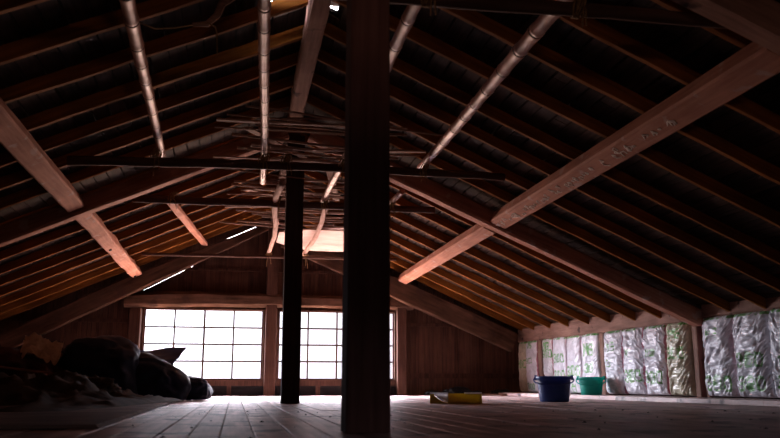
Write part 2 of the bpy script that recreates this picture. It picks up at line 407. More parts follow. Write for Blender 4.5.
# ------------------------------------------------------------------ cross poles, bamboo rails, lashings
def crosspole(p0, p1, r, label, bends=()):
    o = round_pole('cross_pole', p0, p1, r, r*.85, M['dark'], rough=.008, bends=bends); return tag(o, label, 'pole', 'dark cross poles tying the roof')
crosspole((-.95, 3.12, 1.775), (2.18, 3.02, 1.775), .036, 'dark cross pole nearest the camera, across the top right of the roof')
crosspole((-1.24, 5.9, 1.745), (2.08, 5.97, 1.80), .035, 'long dark cross pole in front of the middle frame', bends=((.02, 1, 0, 'z'),))
crosspole((-.98, 7.50, 1.84), (1.88, 7.50, 1.845), .037, 'dark cross pole just behind the second post')
crosspole((-1.20, 10.35, 1.765), (2.05, 10.28, 1.775), .020, 'thin cross pole farthest from the camera, above the windows')
tag(bamboo('bamboo_pole', (-.515, 2.75, 1.875), (-.612, 6.1, 1.885), .038, .028), 'leftmost bamboo pole running lengthwise below the rafters', 'bamboo pole', 'lengthwise bamboo poles')
tag(bamboo('bamboo_pole', (.055, 2.75, 1.875), (.185, 6.9, 1.895), .031, .026), 'middle bamboo pole running overhead left of the foreground post', 'bamboo pole', 'lengthwise bamboo poles')
tag(bamboo('bamboo_pole', (.755, 2.75, 1.875), (.79, 7.62, 1.90), .033, .026), 'bamboo pole passing behind the foreground post toward the second post', 'bamboo pole', 'lengthwise bamboo poles')
tag(bamboo('bamboo_pole', (1.415, 2.75, 1.88), (1.415, 6.10, 1.885), .041, .031), 'thick bamboo pole right of the foreground post', 'bamboo pole', 'lengthwise bamboo poles')
tag(bamboo('bamboo_pole', (1.485, 7.15, 1.93), (1.46, 7.62, 1.91), .026, .026), 'short bamboo stub with open end just right of the foreground post', 'bamboo pole', 'lengthwise bamboo poles')
tag(round_pole('crooked_pole', (.345, 6.75, 1.875), (.378, 10.5, 1.84), .030, .026, M['bark'], rough=.012, bends=((.035, 1.6, .3, 'y'), (.02, 2.3, 1, 'y'))), 'crooked peeled pole hanging left of the second post', 'pole')
tag(round_pole('crooked_pole', (.80, 7.3, 1.93), (.845, 10.5, 1.84), .026, .028, M['bark'], rough=.008, bends=((-.06, 1, 0, 'y'),)), 'bent pale pole just right of the second post, over the window', 'pole')

def lashing(x, y, z, r, label, tails=2):
    e = empty('rope_lashing', (x, y, z)); tag(e, label, 'rope', 'rope lashings on the cross poles')
    mb = MB()
    for k, (ax, off) in enumerate(((0, -.012), (0, .0), (0, .012), (1, -.008), (1, .008))):
        pts = []
        for a in range(17):
            t = a/16*2*math.pi
            q = Vector((off+.018*math.sin(t), r*math.cos(t), r*1.25*math.sin(t)+.025))
            if ax: q = Vector((q.x+.03*math.cos(t), q.y, q.z))
            pts.append(q)
        mb.rings(tube_rings(pts, .0045, 6))
    mb.build('coil', M['rope'], e)
    mb = MB()
    for k in range(tails):
        a = random.uniform(-.04, .04); L = random.uniform(.05, .12)
        mb.rings(tube_rings([(a*.3, -r, 0), (a*.6, -r-.008, -.02), (a*.8, -r, -.03-L*.4), (a, -r+.004, -.03-L)], .0035, 6))
    mb.build('rope_end', M['rope'], e); return e
for (x, y, z, r, l) in (
    (.756, 3.07, 1.775, .045, 'rope lashing at the top edge just right of the foreground post'),
    (1.43, 3.05, 1.775, .045, 'rope lashing where the thick bamboo meets the nearest cross pole'),
    (-.62, 5.92, 1.80, .042, 'rope lashing where the leftmost bamboo meets the long cross pole'),
    (.16, 5.93, 1.81, .042, 'rope lashing where the middle bamboo meets the long cross pole'),
    (.33, 5.94, 1.81, .042, 'rope lashing on the long cross pole straight above the second post'),
    (.77, 5.95, 1.81, .042, 'rope lashing on the long cross pole beside the foreground post'),
    (1.415, 5.96, 1.80, .042, 'rope lashing where the thick bamboo ends on the long cross pole'),
    (.35, 7.5, 1.84, .042, 'rope lashing on the pole behind the second post, on its left'),
    (.80, 7.5, 1.845, .042, 'rope lashing on the pole behind the second post, on its right'),
    (1.45, 7.5, 1.845, .042, 'rope lashing at the short bamboo stub'),
    (.375, 10.33, 1.768, .026, 'rope tie on the far thin pole at the crooked peeled pole'),
    (.845, 10.32, 1.768, .026, 'rope tie on the far thin pole at the bent pale pole'),
    (-.62, 7.5, 1.84, .042, 'rope tie on the pole behind the middle frame, at the left')):
    lashing(x, y, z, r, l)

# loose sticks stored across the bamboo rails
random.seed(23)
for i in range(44):
    y = 5.2+4.0*(i/43)+random.uniform(-.05, .05)
    L = random.uniform(.75, 1.5); xc = random.uniform(.40, .78)
    z = 1.945+random.choice((0, .03, .055, .09))
    a = random.uniform(-.10, .03); s = random.uniform(-.16, .20)
    p0 = (xc-L/2, y+s*L/2, z-a*L*.35); p1 = (xc+L/2, y-s*L/2, z+a*L*.35)
    r = random.uniform(.006, .013)
    if i % 6 == 2: o = timber('loose_stick', p0, p1, r*4, r*1.3, M['stick'], rough=.003)
    else: o = round_pole('loose_stick', p0, p1, r, r*.7, M['stick'], rough=.008, n=7, bends=((.01, 1.5, random.random()*3, 'z'),))
    tag(o, 'thin bare stick among the loose sticks stored across the bamboo poles overhead', 'stick', 'loose sticks stored overhead')
for (p0, p1, w) in (((.02, 5.9, 2.06), (.55, 6.9, 2.13), .06), ((1.0, 8.3, 2.08), (.8, 7.2, 2.12), .07), ((.05, 7.9, 2.06), (.45, 8.4, 2.10), .08)):
    o = timber('loose_board', p0, p1, w, .014, M['stick'], rough=.003)
    tag(o, 'short flat offcut lying on the stored sticks overhead', 'board', 'short offcuts on the stored sticks')

# broad pale board lying on the rails near the windows
mb = MB(); top = []; nn = 16
rs = []
for i in range(nn+1):
    t = i/nn; x = .46+1.05*t
    yn = 9.42-.78*t+.10*math.sin(t*math.pi); yf = 10.12+.62*math.sin(min(1, t*1.9)*math.pi/2)-.30*max(0, t-.5)
    zz = 1.925+.012*math.sin(t*5)
    rs.append([(x, yn, zz), (x, yf, zz+.0), (x, yf, zz+.022), (x, yn, zz+.022)])
mb.rings(rs, smooth=False)
tag(mb.build('pale_board', M['pale']), 'broad pale curved board lying on the poles above the right window', 'board')

# crooked branch and cords under the left slope
mb = MB(); pts = [Vector(p) for p in ((-.02, 4.12, 2.30), (-.09, 4.11, 2.23), (-.142, 4.1, 2.18), (-.165, 4.1, 2.11), (-.215, 4.1, 2.055), (-.29, 4.1, 2.045))]
mb.rings(tube_rings(pts, lambda i: (.026, .024, .022, .020, .017, .010)[i], 9))
tag(mb.build('branch', M['stick']), 'crooked branch hanging under the left slope near the ridge', 'branch')
mb = MB(); pts = [(-.56, 4.1, 2.03), (-.48, 4.1, 2.005), (-.38, 4.1, 2.018), (-.28, 4.1, 2.045), (-.22, 4.08, 2.055)]
mb.rings(tube_rings(pts, .0035, 6)); mb.rings(tube_rings([(-.215, 4.08, 2.055), (-.17, 4.08, 2.035), (-.160, 4.08, 2.0), (-.158, 4.08, 1.93), (-.152, 4.08, 1.88)], .004, 6))
tag(mb.build('cord', M['cord']), 'thin tan cord stretched from the crooked branch and dangling below it', 'cord')

# ------------------------------------------------------------------ gable wall with the two windows
GW = 11.43
W1 = (-1.262, .40); W2 = (.552, 2.262); WZ = (.20, 1.185)
mb = MB(); x = XL; slits = [(-.46, .22, 2.49, .47, .006), (2.62, 3.78, 2.468, .45, .006), (-1.30, -.62, 2.388, .548, .006), (2.95, 3.42, 2.38, .48, .0035)]
while x < 4.6:
    w = random.uniform(.052, .075); xa, xb = x+.002, x+w-.002
    if xa < RX < xb: xb = RX
    def segs():
        out = [[-.02, None]]
        for (a, b) in (W1, W2):
            if xa+.001 < b and xb-.001 > a: out = [[-.02, WZ[0]], [WZ[1], None]]
        return out
    tt = random.random()*.6
    rf = lambda q: BZ+.02-MS*abs(q-RX)
    for lo, hi in segs():
        lines = []
        cur = lambda q, lo=lo: lo
        cuts = [c for c in slits if xa > c[0] and xb < c[1]]
        cuts.sort(key=lambda c: c[2]-c[3]*abs(xa-RX))
        low = (lo, lo)
        if hi is None:
            for c in cuts:
                za, zb = c[2]-c[3]*abs(xa-RX), c[2]-c[3]*abs(xb-RX)
                mb.prism([(xa, low[0]), (xb, low[1]), (xb, zb), (xa, za)], GW, GW+.02, tt)
                low = (za+c[4], zb+c[4])
            mb.prism([(xa, low[0]), (xb, low[1]), (xb, rf(xb)), (xa, rf(xa))], GW, GW+.02, tt)
        else:
            mb.prism([(xa, low[0]), (xb, low[1]), (xb, hi), (xa, hi)], GW, GW+.02, tt)
    x += w
# rails and thin backing behind the board joints
for (a, b, z0, z1) in ((XL, W1[0]-.16, .98, 1.03), (W2[1]+.14, 4.1, .98, 1.03), (W2[1]+.14, 4.1, .24, .31), (XL, W1[0]-.16, .24, .31), (-.9, .40, 1.72, 1.76), (.56, 1.6, 1.72, 1.76)):
    mb.box(a, b, GW-.022, GW+.001, z0, z1, .1)
structure(mb.build('wall_back', M['gable']))
mb = MB()      # outer cladding closing the joints, leaving the windows and slits open
def clad(xa, xb, z0, z1f): mb.prism([(xa, z0), (xb, z0), (xb, z1f(xb)), (xa, z1f(xa))], GW+.021, GW+.03)
rf = lambda q: BZ+.05-MS*abs(q-RX)
xs = sorted(set([XL, W1[0], W1[1], W2[0], W2[1], 4.6, RX]+[v for c in slits for v in (c[0], c[1])]))
for a, b in zip(xs[:-1], xs[1:]):
    m_ = (a+b)/2; low = None
    inwin = any(q[0] < m_ < q[1] for q in (W1, W2))
    if inwin: clad(a, b, -.05, lambda q: WZ[0])
    base = WZ[1] if inwin else -.05
    lowf = lambda q, base=base: base
    cc = sorted([c for c in slits if c[0] <= m_ <= c[1]], key=lambda c: c[2]-c[3]*abs(m_-RX))
    for c in cc:
        up = lambda q, c=c: c[2]-c[3]*abs(q-RX)
        mb.prism([(a, lowf(a)), (b, lowf(b)), (b, up(b)), (a, up(a))], GW+.021, GW+.03)
        lowf = lambda q, c=c: c[2]-c[3]*abs(q-RX)+c[4]+.004
    mb.prism([(a, lowf(a)), (b, lowf(b)), (b, rf(b)), (a, rf(a))], GW+.021, GW+.03)
structure(mb.build('trim_4', M['gable']))
# black panels and sill rails below the windows
for nm, (a, b) in (('trim_2', (W1[0], .40)), ('trim_3', (.552, W2[1]))):
    mb = MB(); mb.box(a, b, 11.36, GW-.001, .135, .20, .3); mb.box(a, b, 11.385, GW-.001, -.001, .135, 0, 1)
    for q in (.35, .72): xx = a+(b-a)*q; mb.box(xx-.03, xx+.03, 11.37, 11.384, 0, .135, .2)
    structure(mb.build(nm, [M['sash'], M['panel']]))
# tie log over the windows
tag(timber('tie_beam', (-1.50, 11.325, 1.182), (2.50, 11.325, 1.205), .12, .185, M['tie'], rough=.012, ch=.3, seg=60,
           bow=lambda t: (0, .02*math.sin(t*3.1)+.035*max(0, t-.8)*5*0), hf=lambda t: 1+.12*math.sin(t*7)+.25*max(0, t-.86)*7*.6), 'curved brown tie log lying above both windows', 'beam')

def window(n, a, b):
    e = empty('window_%d' % n, ((a+b)/2, 11.40, (WZ[0]+WZ[1])/2)); e['kind'] = 'structure'
    w = (b-a)/2; h = (WZ[1]-WZ[0])/2; f = .028
    mb = MB(); mb.box(-w, -w+f, -.05, .02, -h, h); mb.box(w-f, w, -.05, .02, -h, h); mb.box(-w+f, w-f, -.05, .02, h-.018, h); mb.box(-w+f, w-f, -.05, .02, -h, -h+.02)
    mb.build('window_frame', M['sash'], e)
    iw = w-f
    for k, (x0, x1, y) in enumerate(((-iw, .008, -.020), (-.008, iw, .002))):
        s = MB(); t = .021
        s.box(x0, x0+t, y-.009, y+.009, -h+.02, h-.018); s.box(x1-t, x1, y-.009, y+.009, -h+.02, h-.018)
        s.box(x0+t, x1-t, y-.009, y+.009, h-.030, h-.018); s.box(x0+t, x1-t, y-.009, y+.009, -h+.02, -h+.036)
        so = s.build('sash', M['sash'], e)
        m_ = MB(); xm = (x0+x1)/2; z0 = -h+.036; z1 = h-.030
        m_.box(xm-.011, xm+.011, y-.007, y+.007, z0, z1)
        for q in (1, 2, 3): zz = z0+(z1-z0)*q/4; m_.box(x0+t, x1-t, y-.006, y+.006, zz-.011, zz+.011)
        m_.build('muntin', M['sash'], so)
        g = MB(); g.box(x0+t, x1-t, y+.0072, y+.0088, z0, z1); g.build('pane', M['glass'], so)
window(1, *W1); window(2, *W2)

# ------------------------------------------------------------------ kneewalls, wall behind the camera
mb = MB(); y = Y0
while y < 11.45:
    w = random.uniform(.12, .18); a, b = y+.001, min(y+w, 11.45)-.001
    xa, xb = wallx(a)+.15, wallx(b)+.15
    vs = [(xa, a, -.05), (xb, b, -.05), (xb+.02, b, -.05), (xa+.02, a, -.05)]; vs += [(p[0], p[1], 1.05) for p in vs]
    mb.add(vs, [(0, 3, 2, 1), (4, 5, 6, 7), (0, 1, 5, 4), (1, 2, 6, 5), (2, 3, 7, 6), (3, 0, 4, 7)], random.random()*.6); y += w
mb.add([(wallx(Y0)+.171, Y0, -.06), (wallx(11.45)+.171, 11.45, -.06), (wallx(11.45)+.171, 11.45, 1.15), (wallx(Y0)+.171, Y0, 1.15),
        (wallx(Y0)+.19, Y0, -.06), (wallx(11.45)+.19, 11.45, -.06), (wallx(11.45)+.19, 11.45, 1.15), (wallx(Y0)+.19, Y0, 1.15)], [(0, 1, 2, 3), (7, 6, 5, 4), (0, 4, 5, 1), (1, 5, 6, 2), (2, 6, 7, 3), (3, 7, 4, 0)])
structure(mb.build('wall_right', M['gable']))
mb = MB(); y = Y0
while y < 11.45:
    w = random.uniform(.12, .18); mb.box(XL-.02, XL, y+.001, min(y+w, 11.45)-.001, -.05, 1.0, random.random()*.6); y += w
mb.box(XL-.04, XL-.021, Y0, 11.45, -.06, 1.05)
structure(mb.build('wall_left', M['gable']))
mb = MB(); x = XL; W3 = (.2, .8); Z3 = (.85, 1.05)
xs = sorted(set([XL+.2*k for k in range(42)]+[W3[0], W3[1], RX, 5.0]))
for xa, xb in zip(xs[:-1], xs[1:]):
    top = [(xb, BZ+.05-MS*abs(xb-RX)), (xa, BZ+.05-MS*abs(xa-RX))]; tt = random.random()*.5
    if W3[0] <= (xa+xb)/2 <= W3[1]:
        mb.prism([(xa, -.05), (xb, -.05), (xb, Z3[0]), (xa, Z3[0])], Y0-.03, Y0, tt); mb.prism([(xa, Z3[1]), (xb, Z3[1])]+top, Y0-.03, Y0, tt)
    else: mb.prism([(xa, -.05), (xb, -.05)]+top, Y0-.03, Y0, tt)
structure(mb.build('wall_front', M['gable']))
e = empty('window_3', (.5, Y0-.015, .95)); e['kind'] = 'structure'  # small window added behind the camera for faint fill light on the posts
mb = MB()
for x0, x1, z0, z1 in ((-.3, -.27, -.1, .1), (.27, .3, -.1, .1), (-.27, .27, .08, .1), (-.27, .27, -.1, -.08)): mb.box(x0, x1, -.02, .02, z0, z1)
mb.build('window_frame', M['sash'], e); mb = MB(); mb.box(-.27, .27, -.001, .001, -.08, .08); mb.build('pane', M['glass'], e)

# plates on the kneewalls
def plate(ya, yb, z, h, label, rough=.008, w=.16, off=.08):
    o = timber('wall_plate', (wallx(ya)+off, ya, z), (wallx(yb)+off, yb, z), w, h, M['plate'], rough=rough, hf=None)
    return tag(o, label, 'beam', 'plates on top of the right kneewall')
plate(7.08, 11.35, .752, .21, 'stained wall plate over the sacks between middle frame and gable wall', rough=.012)
plate(3.0, 6.93, .772, .20, 'dark wall plate over the nearest sacks at the right edge')
tag(timber('wall_plate', (XL+.10, 3.0, .74), (XL+.10, 11.3, .74), .16, .2, M['plate']), 'wall plate on the left kneewall', 'beam')
for (ya, yb, l) in ((10.56, 10.69, 'stud between the corner sacks and the next group of sacks'), (8.83, 8.95, 'stud behind the green bucket'), (7.03, 7.13, 'stud under the foot of the middle frame')):
    ym = (ya+yb)/2
    o = timber('stud', (wallx(ym)+.055, ym, .041), (wallx(ym)+.055, ym, .75), yb-ya, .09, M['plate'], up=(-1, 0, 0), rough=.004)
    o.location.x += .045
    tag(o, 'brown '+l, 'stud', 'studs of the right kneewall')
o = timber('stud', (wallx(6.98)+.10, 6.985, .041), (wallx(6.98)+.10, 6.985, .76), .05, .06, M['plate'], up=(-1, 0, 0), rough=.003)
tag(o, 'thin brown stud doubled beside the stud under the foot of the middle frame', 'stud', 'studs of the right kneewall')

# ------------------------------------------------------------------ insulation sacks
G = {'3': ('01110', '10001', '00001', '00110', '00001', '10001', '01110'), '0': ('01110', '10001', '10001', '10001', '10001', '10001', '01110'),
     '5': ('11111', '10000', '11110', '00001', '00001', '10001', '01110'), 'M': ('10001', '11011', '10101', '10101', '10001', '10001', '10001'), 'G': ('01110', '10001', '10000', '10111', '10001', '10001', '01110'),
     '-': ('00000', '00000', '11011', '10101', '11011', '00000', '00000'), 'A': ('01110', '10001', '10001', '11111', '10001', '10001', '10001'), ' ': ('00000',)*7}
def textmask(s, x, z, cx, cz, hh):
    """x across in metres, z up in metres, letter height hh metres"""
    c_ = hh/7; w = c_*1.05; n = len(s)*6-1
    a = (x-(cx-n*w/2))/w; b = (cz+hh/2-z)/c_
    if a < 0 or b < 0 or b >= 7 or a >= n: return 0
    c = int(a)//6; q = int(a) % 6
    if q > 4: return 0
    return 1 if G[s[c]][int(b)][q] == '1' or (q > 0 and a % 1 < .5 and G[s[c]][int(b)][q-1] == '1') or (b > 1 and b % 1 < .4 and G[s[c]][int(b)-1][q] == '1') else 0
def sack(ya, yb, mat, prints, label, z0=.042, z1=.775, seed=0, th=.085, wrinkle=1.):
    W = ya-yb; H = z1-z0; nu, nv = 150, 150; ym = (ya+yb)/2
    V = []; F = []; PR = []
    for j in range(nv+1):
        v = j/nv; vv = abs(2*v-1); pin = (1-vv**7)**.35 if vv < 1 else 0
        for i in range(nu):
            t = i/nu*2*math.pi; c, s_ = math.cos(t), math.sin(t)
            # superellipse section: local x across the sack, local y toward the room
            a = math.copysign(abs(c)**.55, c); b = math.copysign(abs(s_)**.8, s_)
            wv = 1+.035*math.sin(v*9+seed)+.02*math.sin(v*23+seed*2)
            px = a*W/2*(.93+.05*pin)*wv; pz = z0+H*(.012+.976*v)
            py = b*th*(.12+.88*pin)
            front = max(0, b)
            q = Vector((px*5+seed*3.1, pz*3.2, seed))
            wn = noise.noise(Vector((px*9+pz*13+seed, pz*6-px*9, seed*1.7)))
            dg = 1 if seed % 2 < 1.2 else -1; rid = 1-abs(noise.noise(Vector(((px*dg+pz*.8)*28+wn*.8, (pz-px*dg)*5, seed)))*2.2)
            rid2 = 1-abs(noise.noise(Vector(((px*dg+pz*.5)*60+wn*2, (pz-px*dg)*12, 4+seed)))*2.2)
            py += front*wrinkle*(.012*wn+.011*(rid-.5)+.005*(rid2-.5))+ .012*noise.noise(q)*front
            pull = 1-abs(2*v-1)
            V.append((px, py, pz))
            u = .5+px/W
            g = 0
            if b > 0:
                for (s, cx, cy, hh) in prints: g = max(g, textmask(s, -px+.012*noise.noise(Vector((px*9, pz*9, seed))), pz-z0+.014*noise.noise(Vector((px*11, pz*7, seed+5))), (cx-.5)*W, cy*H, hh*1.1))
                if v > .955 and noise.noise(Vector((px*30, pz*10, seed))) > -.1: g = 1
            ed = 1 if abs(px)/W > .452+.012*noise.noise(Vector((pz*6, seed, c))) and px*dg > 0 else 0
            PR.append((g*(.55+.4*abs(noise.noise(Vector((px*25, pz*25, seed))))+.2), ed*.8, 0, 1))
    for j in range(nv):
        for i in range(nu): F.append((j*nu+i, j*nu+(i+1) % nu, (j+1)*nu+(i+1) % nu, (j+1)*nu+i))
    F.append(tuple(range(nu-1, -1, -1))); F.append(tuple(nv*nu+i for i in range(nu)))
    me = bpy.data.meshes.new('insulation_sack'); me.from_pydata(V, [], F); me.materials.append(mat)
    me.polygons.foreach_set('use_smooth', [True]*len(F))
    at = me.color_attributes.new('print', 'FLOAT_COLOR', 'POINT')
    at.data.foreach_set('color', [c for p in PR for c in p])
    o = link('insulation_sack', me); bm = bmesh.new(); bm.from_mesh(me); bmesh.ops.recalc_face_normals(bm, faces=bm.faces); bm.to_mesh(me); bm.free()
    # local +y faces the room (-x world), local x runs toward +... along the wall
    o.matrix_world = Matrix.Translation((wallx(ym)+.045, ym, 0)) @ Matrix.Rotation(math.pi/2+.057, 4, 'Z')
    return tag(o, label, 'insulation sack', 'plastic insulation sacks along the right kneewall')
b3 = [('300', .5, .18, .10), ('300', .52, .42, .08)]
SK = [
 (11.34, 11.09, 'sack_tan', [('300', .5, .55, .1)], 'narrow yellowed insulation sack in the far corner'),
 (11.09, 10.71, 'sack', [('300', .5, .12, .08), ('MG', .5, .9, .08), ('300', .4, .6, .07)], 'white insulation sack beside the far corner, left of the first stud'),
 (10.53, 10.21, 'sack_pink', [('MG', .5, .8, .10), ('300', .5, .6, .10)], 'pink-edged insulation sack directly right of the first stud'),
 (10.21, 9.81, 'sack', [('300', .5, .62, .11), ('300', .5, .32, .11)], 'white insulation sack behind the blue bucket, showing a green 300'),
 (9.81, 9.41, 'sack', [('300', .5, .38, .12), ('M', .5, .08, .12)], 'white insulation sack seen in the gap between the two buckets'),
 (9.41, 8.97, 'sack', [('MG', .5, .72, .14), ('30', .5, .42, .11)], 'flat white insulation sack above the green bucket, left of a stud'),
 (8.81, 8.39, 'sack', [('MG', .45, .74, .10), ('0', .3, .48, .08)], 'white insulation sack directly right of the stud behind the green bucket'),
 (8.39, 7.97, 'sack', [('300', .5, .28, .12), ('M', .3, .62, .08)], 'wrinkled insulation sack with grubby top, second right of the green bucket'),
 (7.97, 7.55, 'sack', [('300', .45, .26, .12), ('M3', .4, .6, .08)], 'bulging white insulation sack in the middle of the bay before the middle frame'),
 (7.55, 7.15, 'sack_tan', [('MG', .5, .84, .10), ('300', .45, .58, .11)], 'dingy greenish insulation sack leaning by the stud of the middle frame'),
 (6.95, 6.51, 'sack', [('300', .5, .17, .13), ('MG', .45, .78, .09)], 'white insulation sack with low green 300, first right of the middle frame'),
 (6.51, 6.05, 'sack', [('300', .5, .44, .12), ('300', .5, .17, .12)], 'heavily creased insulation sack, last full one before the right edge'),
 (6.05, 5.60, 'sack', b3, 'insulation sack cut off by the right edge of the picture'),
]
for i, (a, b, m, p, l) in enumerate(SK):
    sack(a, b, M[m], p, l, seed=i*2.37+1, z1=.772 if a > 7 else .785, z0=.043 if i != 2 else .25, wrinkle=1.5 if i > 5 else .6, th=.085 if i > 5 else .06)

# ------------------------------------------------------------------ buckets and tray
def lathe(mb, prof, n=40, mi=0):
    mb.rings([[(r*math.cos(2*math.pi*k/n), r*math.sin(2*math.pi*k/n), z) for k in range(n)] for r, z in prof], mi=mi, smooth=True, caps=True)
def bucket(loc, rz, R, r, H, mat, label, droop):
    e = empty('bucket', loc, rz); tag(e, label, 'bucket')
    mb = MB(); lathe(mb, [(r*.2, .004), (r*.93, .004), (r*.95, 0), (r, .004), (r+.3*(R-r), H*.3), (r+.8*(R-r), H*.8), (R-.004, H-.030), (R+.006, H-.028), (R+.008, H-.004), (R+.004, H), (R-.004, H-.001), (R-.006, H-.02), (r+.75*(R-r)-.005, H*.8), (r-.004, .010), (r*.2, .009)])
    mb.build('bucket_body', mat, e)
    for s in (-1, 1):
        mb = MB(); mb.box(s*(R+.003)-.012, s*(R+.003)+.014*1, -.018, .018, H-.034, H+.010)
        mb.build('handle_ear', mat, e)
    mb = MB(); pts = []
    for k in range(25):
        a = math.pi*k/24; x = (R+.014)*math.cos(a); q = math.sin(a)
        pts.append((x*(1+.16*q**.5 if x > 0 else 1+.16*q**.5), -(R*1.02+.012)*q**.8*1.0 if q > 0 else 0, H-.012-droop*q**.7))
    mb.rings(tube_rings(pts, .0065, 8)); mb.build('handle', mat, e)
    return e
bucket((2.985, 7.33, .0), -.40, .163, .135, .235, M['blueb'], 'dark blue plastic bucket on the floor before the white sacks', .07)
bucket((4.0, 8.72, .0405), -.45, .140, .114, .20, M['greenb'], 'teal green plastic bucket on the ledge beside the kneewall', .085)
# a raised left ear loop of the blue handle is seen against the sacks
e = empty('tray', (1.89, 6.86, .0), math.radians(-14)); tag(e, 'shallow yellow plastic tray lying on the floorboards left of the buckets', 'tray')
mb = MB(); L, Wd, H, t = .222, .13, .082, .005
# open-fronted left third, rounded right end
mb.box(-L, L-.03, -Wd, Wd, 0.001, .006)
mb.box(-L+.15, L-.03, Wd-t, Wd, .006, H)
mb.box(-L, -L+t, -Wd+.0, Wd-t, .006, H)
mb.box(-L+t, -L+.035, -Wd, -Wd+t, .006, H)
n = 10; cut = -L+.155
mb.box(cut, L-.03, -Wd, -Wd+t, .006, H)
for k in range(n):                        # curved lower edge of the notch
    a0 = k/n; a1 = (k+1)/n; x0 = -L+.035+(cut+L-.035)*a0; x1 = -L+.035+(cut+L-.035)*a1
    h0 = .06*(1-math.sin(a0*math.pi/2))+.008; h1 = .06*(1-math.sin(a1*math.pi/2))+.008
    mb.prism([(x0, .001), (x1, .001), (x1, h1), (x0, h0)], -Wd, -Wd+t)
for k in range(8):                        # rounded right end
    a0 = -math.pi/2+math.pi/2*k/8; a1 = -math.pi/2+math.pi/2*(k+1)/8
    for sgn in (1, -1):
        A = [(L-.03+.03*math.cos(a), sgn*(Wd-.03)*1+sgn*-.03*math.sin(a)) for a in (a0, a1)]
        B = [(L-.03+.025*math.cos(a), sgn*(Wd-.03)+sgn*-.025*math.sin(a)) for a in (a0, a1)]
        vs = [(*A[0], .001), (*A[1], .001), (*B[1], .001), (*B[0], .001), (*A[0], H), (*A[1], H), (*B[1], H), (*B[0], H)]
        mb.add(vs, [(0, 3, 2, 1), (4, 5, 6, 7), (0, 1, 5, 4), (1, 2, 6, 5), (2, 3, 7, 6), (3, 0, 4, 7)])
mb.box(L-.005, L, -Wd+.03, Wd-.03, .001, H); mb.box(L-.03, L-.005, -Wd+.03, Wd-.03, .001, .006)
mb.build('tray_body', M['yellow'], e)
mb = MB()
rs = []
for k in range(13):                       # white curved sheet lining the open part
    a = k/12; x = -L+.037+.116*a; z = .012+.058*(1-math.sin(a*math.pi/2))
    rs.append([(x, -Wd+.007, z), (x, -Wd+.09, H-.004), (x, -Wd+.09, H-.002), (x, -Wd+.007, z+.002)])
mb.rings(rs, smooth=True)
mb.box(cut-.004, cut-.0005, -Wd+.006, Wd-.006, .012, H-.002)
lin = mb.build('liner', M['white'], e); lin['label'] = 'white curved liner'
mb = MB(); mb.box(L-.15, L-.005, -Wd-.002, -Wd+.05, H+.0005, H+.013); mb.build('rim_glare', M['white'], e)  # white strips here and below stand in for the pale glare on the rim
mb = MB(); mb.box(-L, cut, -Wd-.002, -Wd+.008, H+.0005, H+.011); mb.build('rim_glare', M['white'], e)

# ------------------------------------------------------------------ heap at the left: bags, tarpaulin, blanket, paper, canvas, plank
def lump(name, c, r, mat, seed, amp=.12, fold=.06, sub=5, rot=(0, 0, 0), power=.8, base=0.004, pinch=None):
    bm = bmesh.new(); bmesh.ops.create_icosphere(bm, subdivisions=sub, radius=1)
    E_ = Euler(rot).to_matrix(); c = Vector(c)
    for v in bm.verts:
        p = v.co.copy(); p = Vector([math.copysign(abs(q)**power, q) for q in p])
        n1 = noise.noise(p*1.3+Vector((seed, 0, 0))); rd = 1-abs(noise.noise(p*2.8+Vector((0, seed, 0)))*2.2); rd2 = 1-abs(noise.noise(Vector((p.x*7, p.y*4, p.z*6+seed)))*2.2)
        k = 1+amp*n1+fold*(rd-.5)+fold*.45*(rd2-.5)
        if pinch: k *= pinch(p)
        q = Vector((p.x*r[0]*k, p.y*r[1]*k, p.z*r[2]*k)); q = E_ @ q
        if q.z+c.z < base: q.z = base-c.z
        v.co = q
    me = bpy.data.meshes.new(name); bm.to_mesh(me); bm.free(); me.materials.append(mat)
    me.polygons.foreach_set('use_smooth', [True]*len(me.polygons))
    o = link(name, me); o.location = c; return o
tag(lump('rubbish_bag', (-1.28, 8.35, .25), (.40, .40, .365), M['blackbag'], 3.1, amp=.22, fold=.05, base=.005), 'biggest dark plastic rubbish bag in the heap at the left', 'bag', 'dark bags heaped at the left')
tag(lump('rubbish_bag', (-.86, 8.5, .18), (.40, .34, .26), M['blackbag'], 8.7, amp=.2, fold=.05, rot=(0, .28, 0), base=.005), 'glossy dark plastic bag sloping down in front of the left window', 'bag', 'dark bags heaped at the left')
tag(lump('rubbish_bag', (-.50, 8.70, .10), (.27, .26, .135), M['blackbag'], 5.5, amp=.15, fold=.05, power=.75, base=.005), 'low dark bag end lying on the floor at the right tip of the heap', 'bag', 'dark bags heaped at the left')
def sheet(name, poly_fn, nx, ny, mat, th=.006):
    mb = MB(); top = [[Vector(poly_fn(i/nx, j/ny)) for i in range(nx+1)] for j in range(ny+1)]
    V = [p for r in top for p in r]+[p-Vector((0, 0, th)) for r in top for p in r]; K = (nx+1)*(ny+1); F = []
    id_ = lambda i, j: j*(nx+1)+i
    for j in range(ny):
        for i in range(nx):
            F.append((id_(i, j), id_(i+1, j), id_(i+1, j+1), id_(i, j+1))); F.append((K+id_(i, j+1), K+id_(i+1, j+1), K+id_(i+1, j), K+id_(i, j)))
    for i in range(nx): F.append((id_(i+1, 0), id_(i, 0), K+id_(i, 0), K+id_(i+1, 0))); F.append((id_(i, ny), id_(i+1, ny), K+id_(i+1, ny), K+id_(i, ny)))
    for j in range(ny): F.append((id_(0, j), id_(0, j+1), K+id_(0, j+1), K+id_(0, j))); F.append((id_(nx, j+1), id_(nx, j), K+id_(nx, j), K+id_(nx, j+1)))
    mb.add(V, F, smooth=True); return mb.build(name, mat)
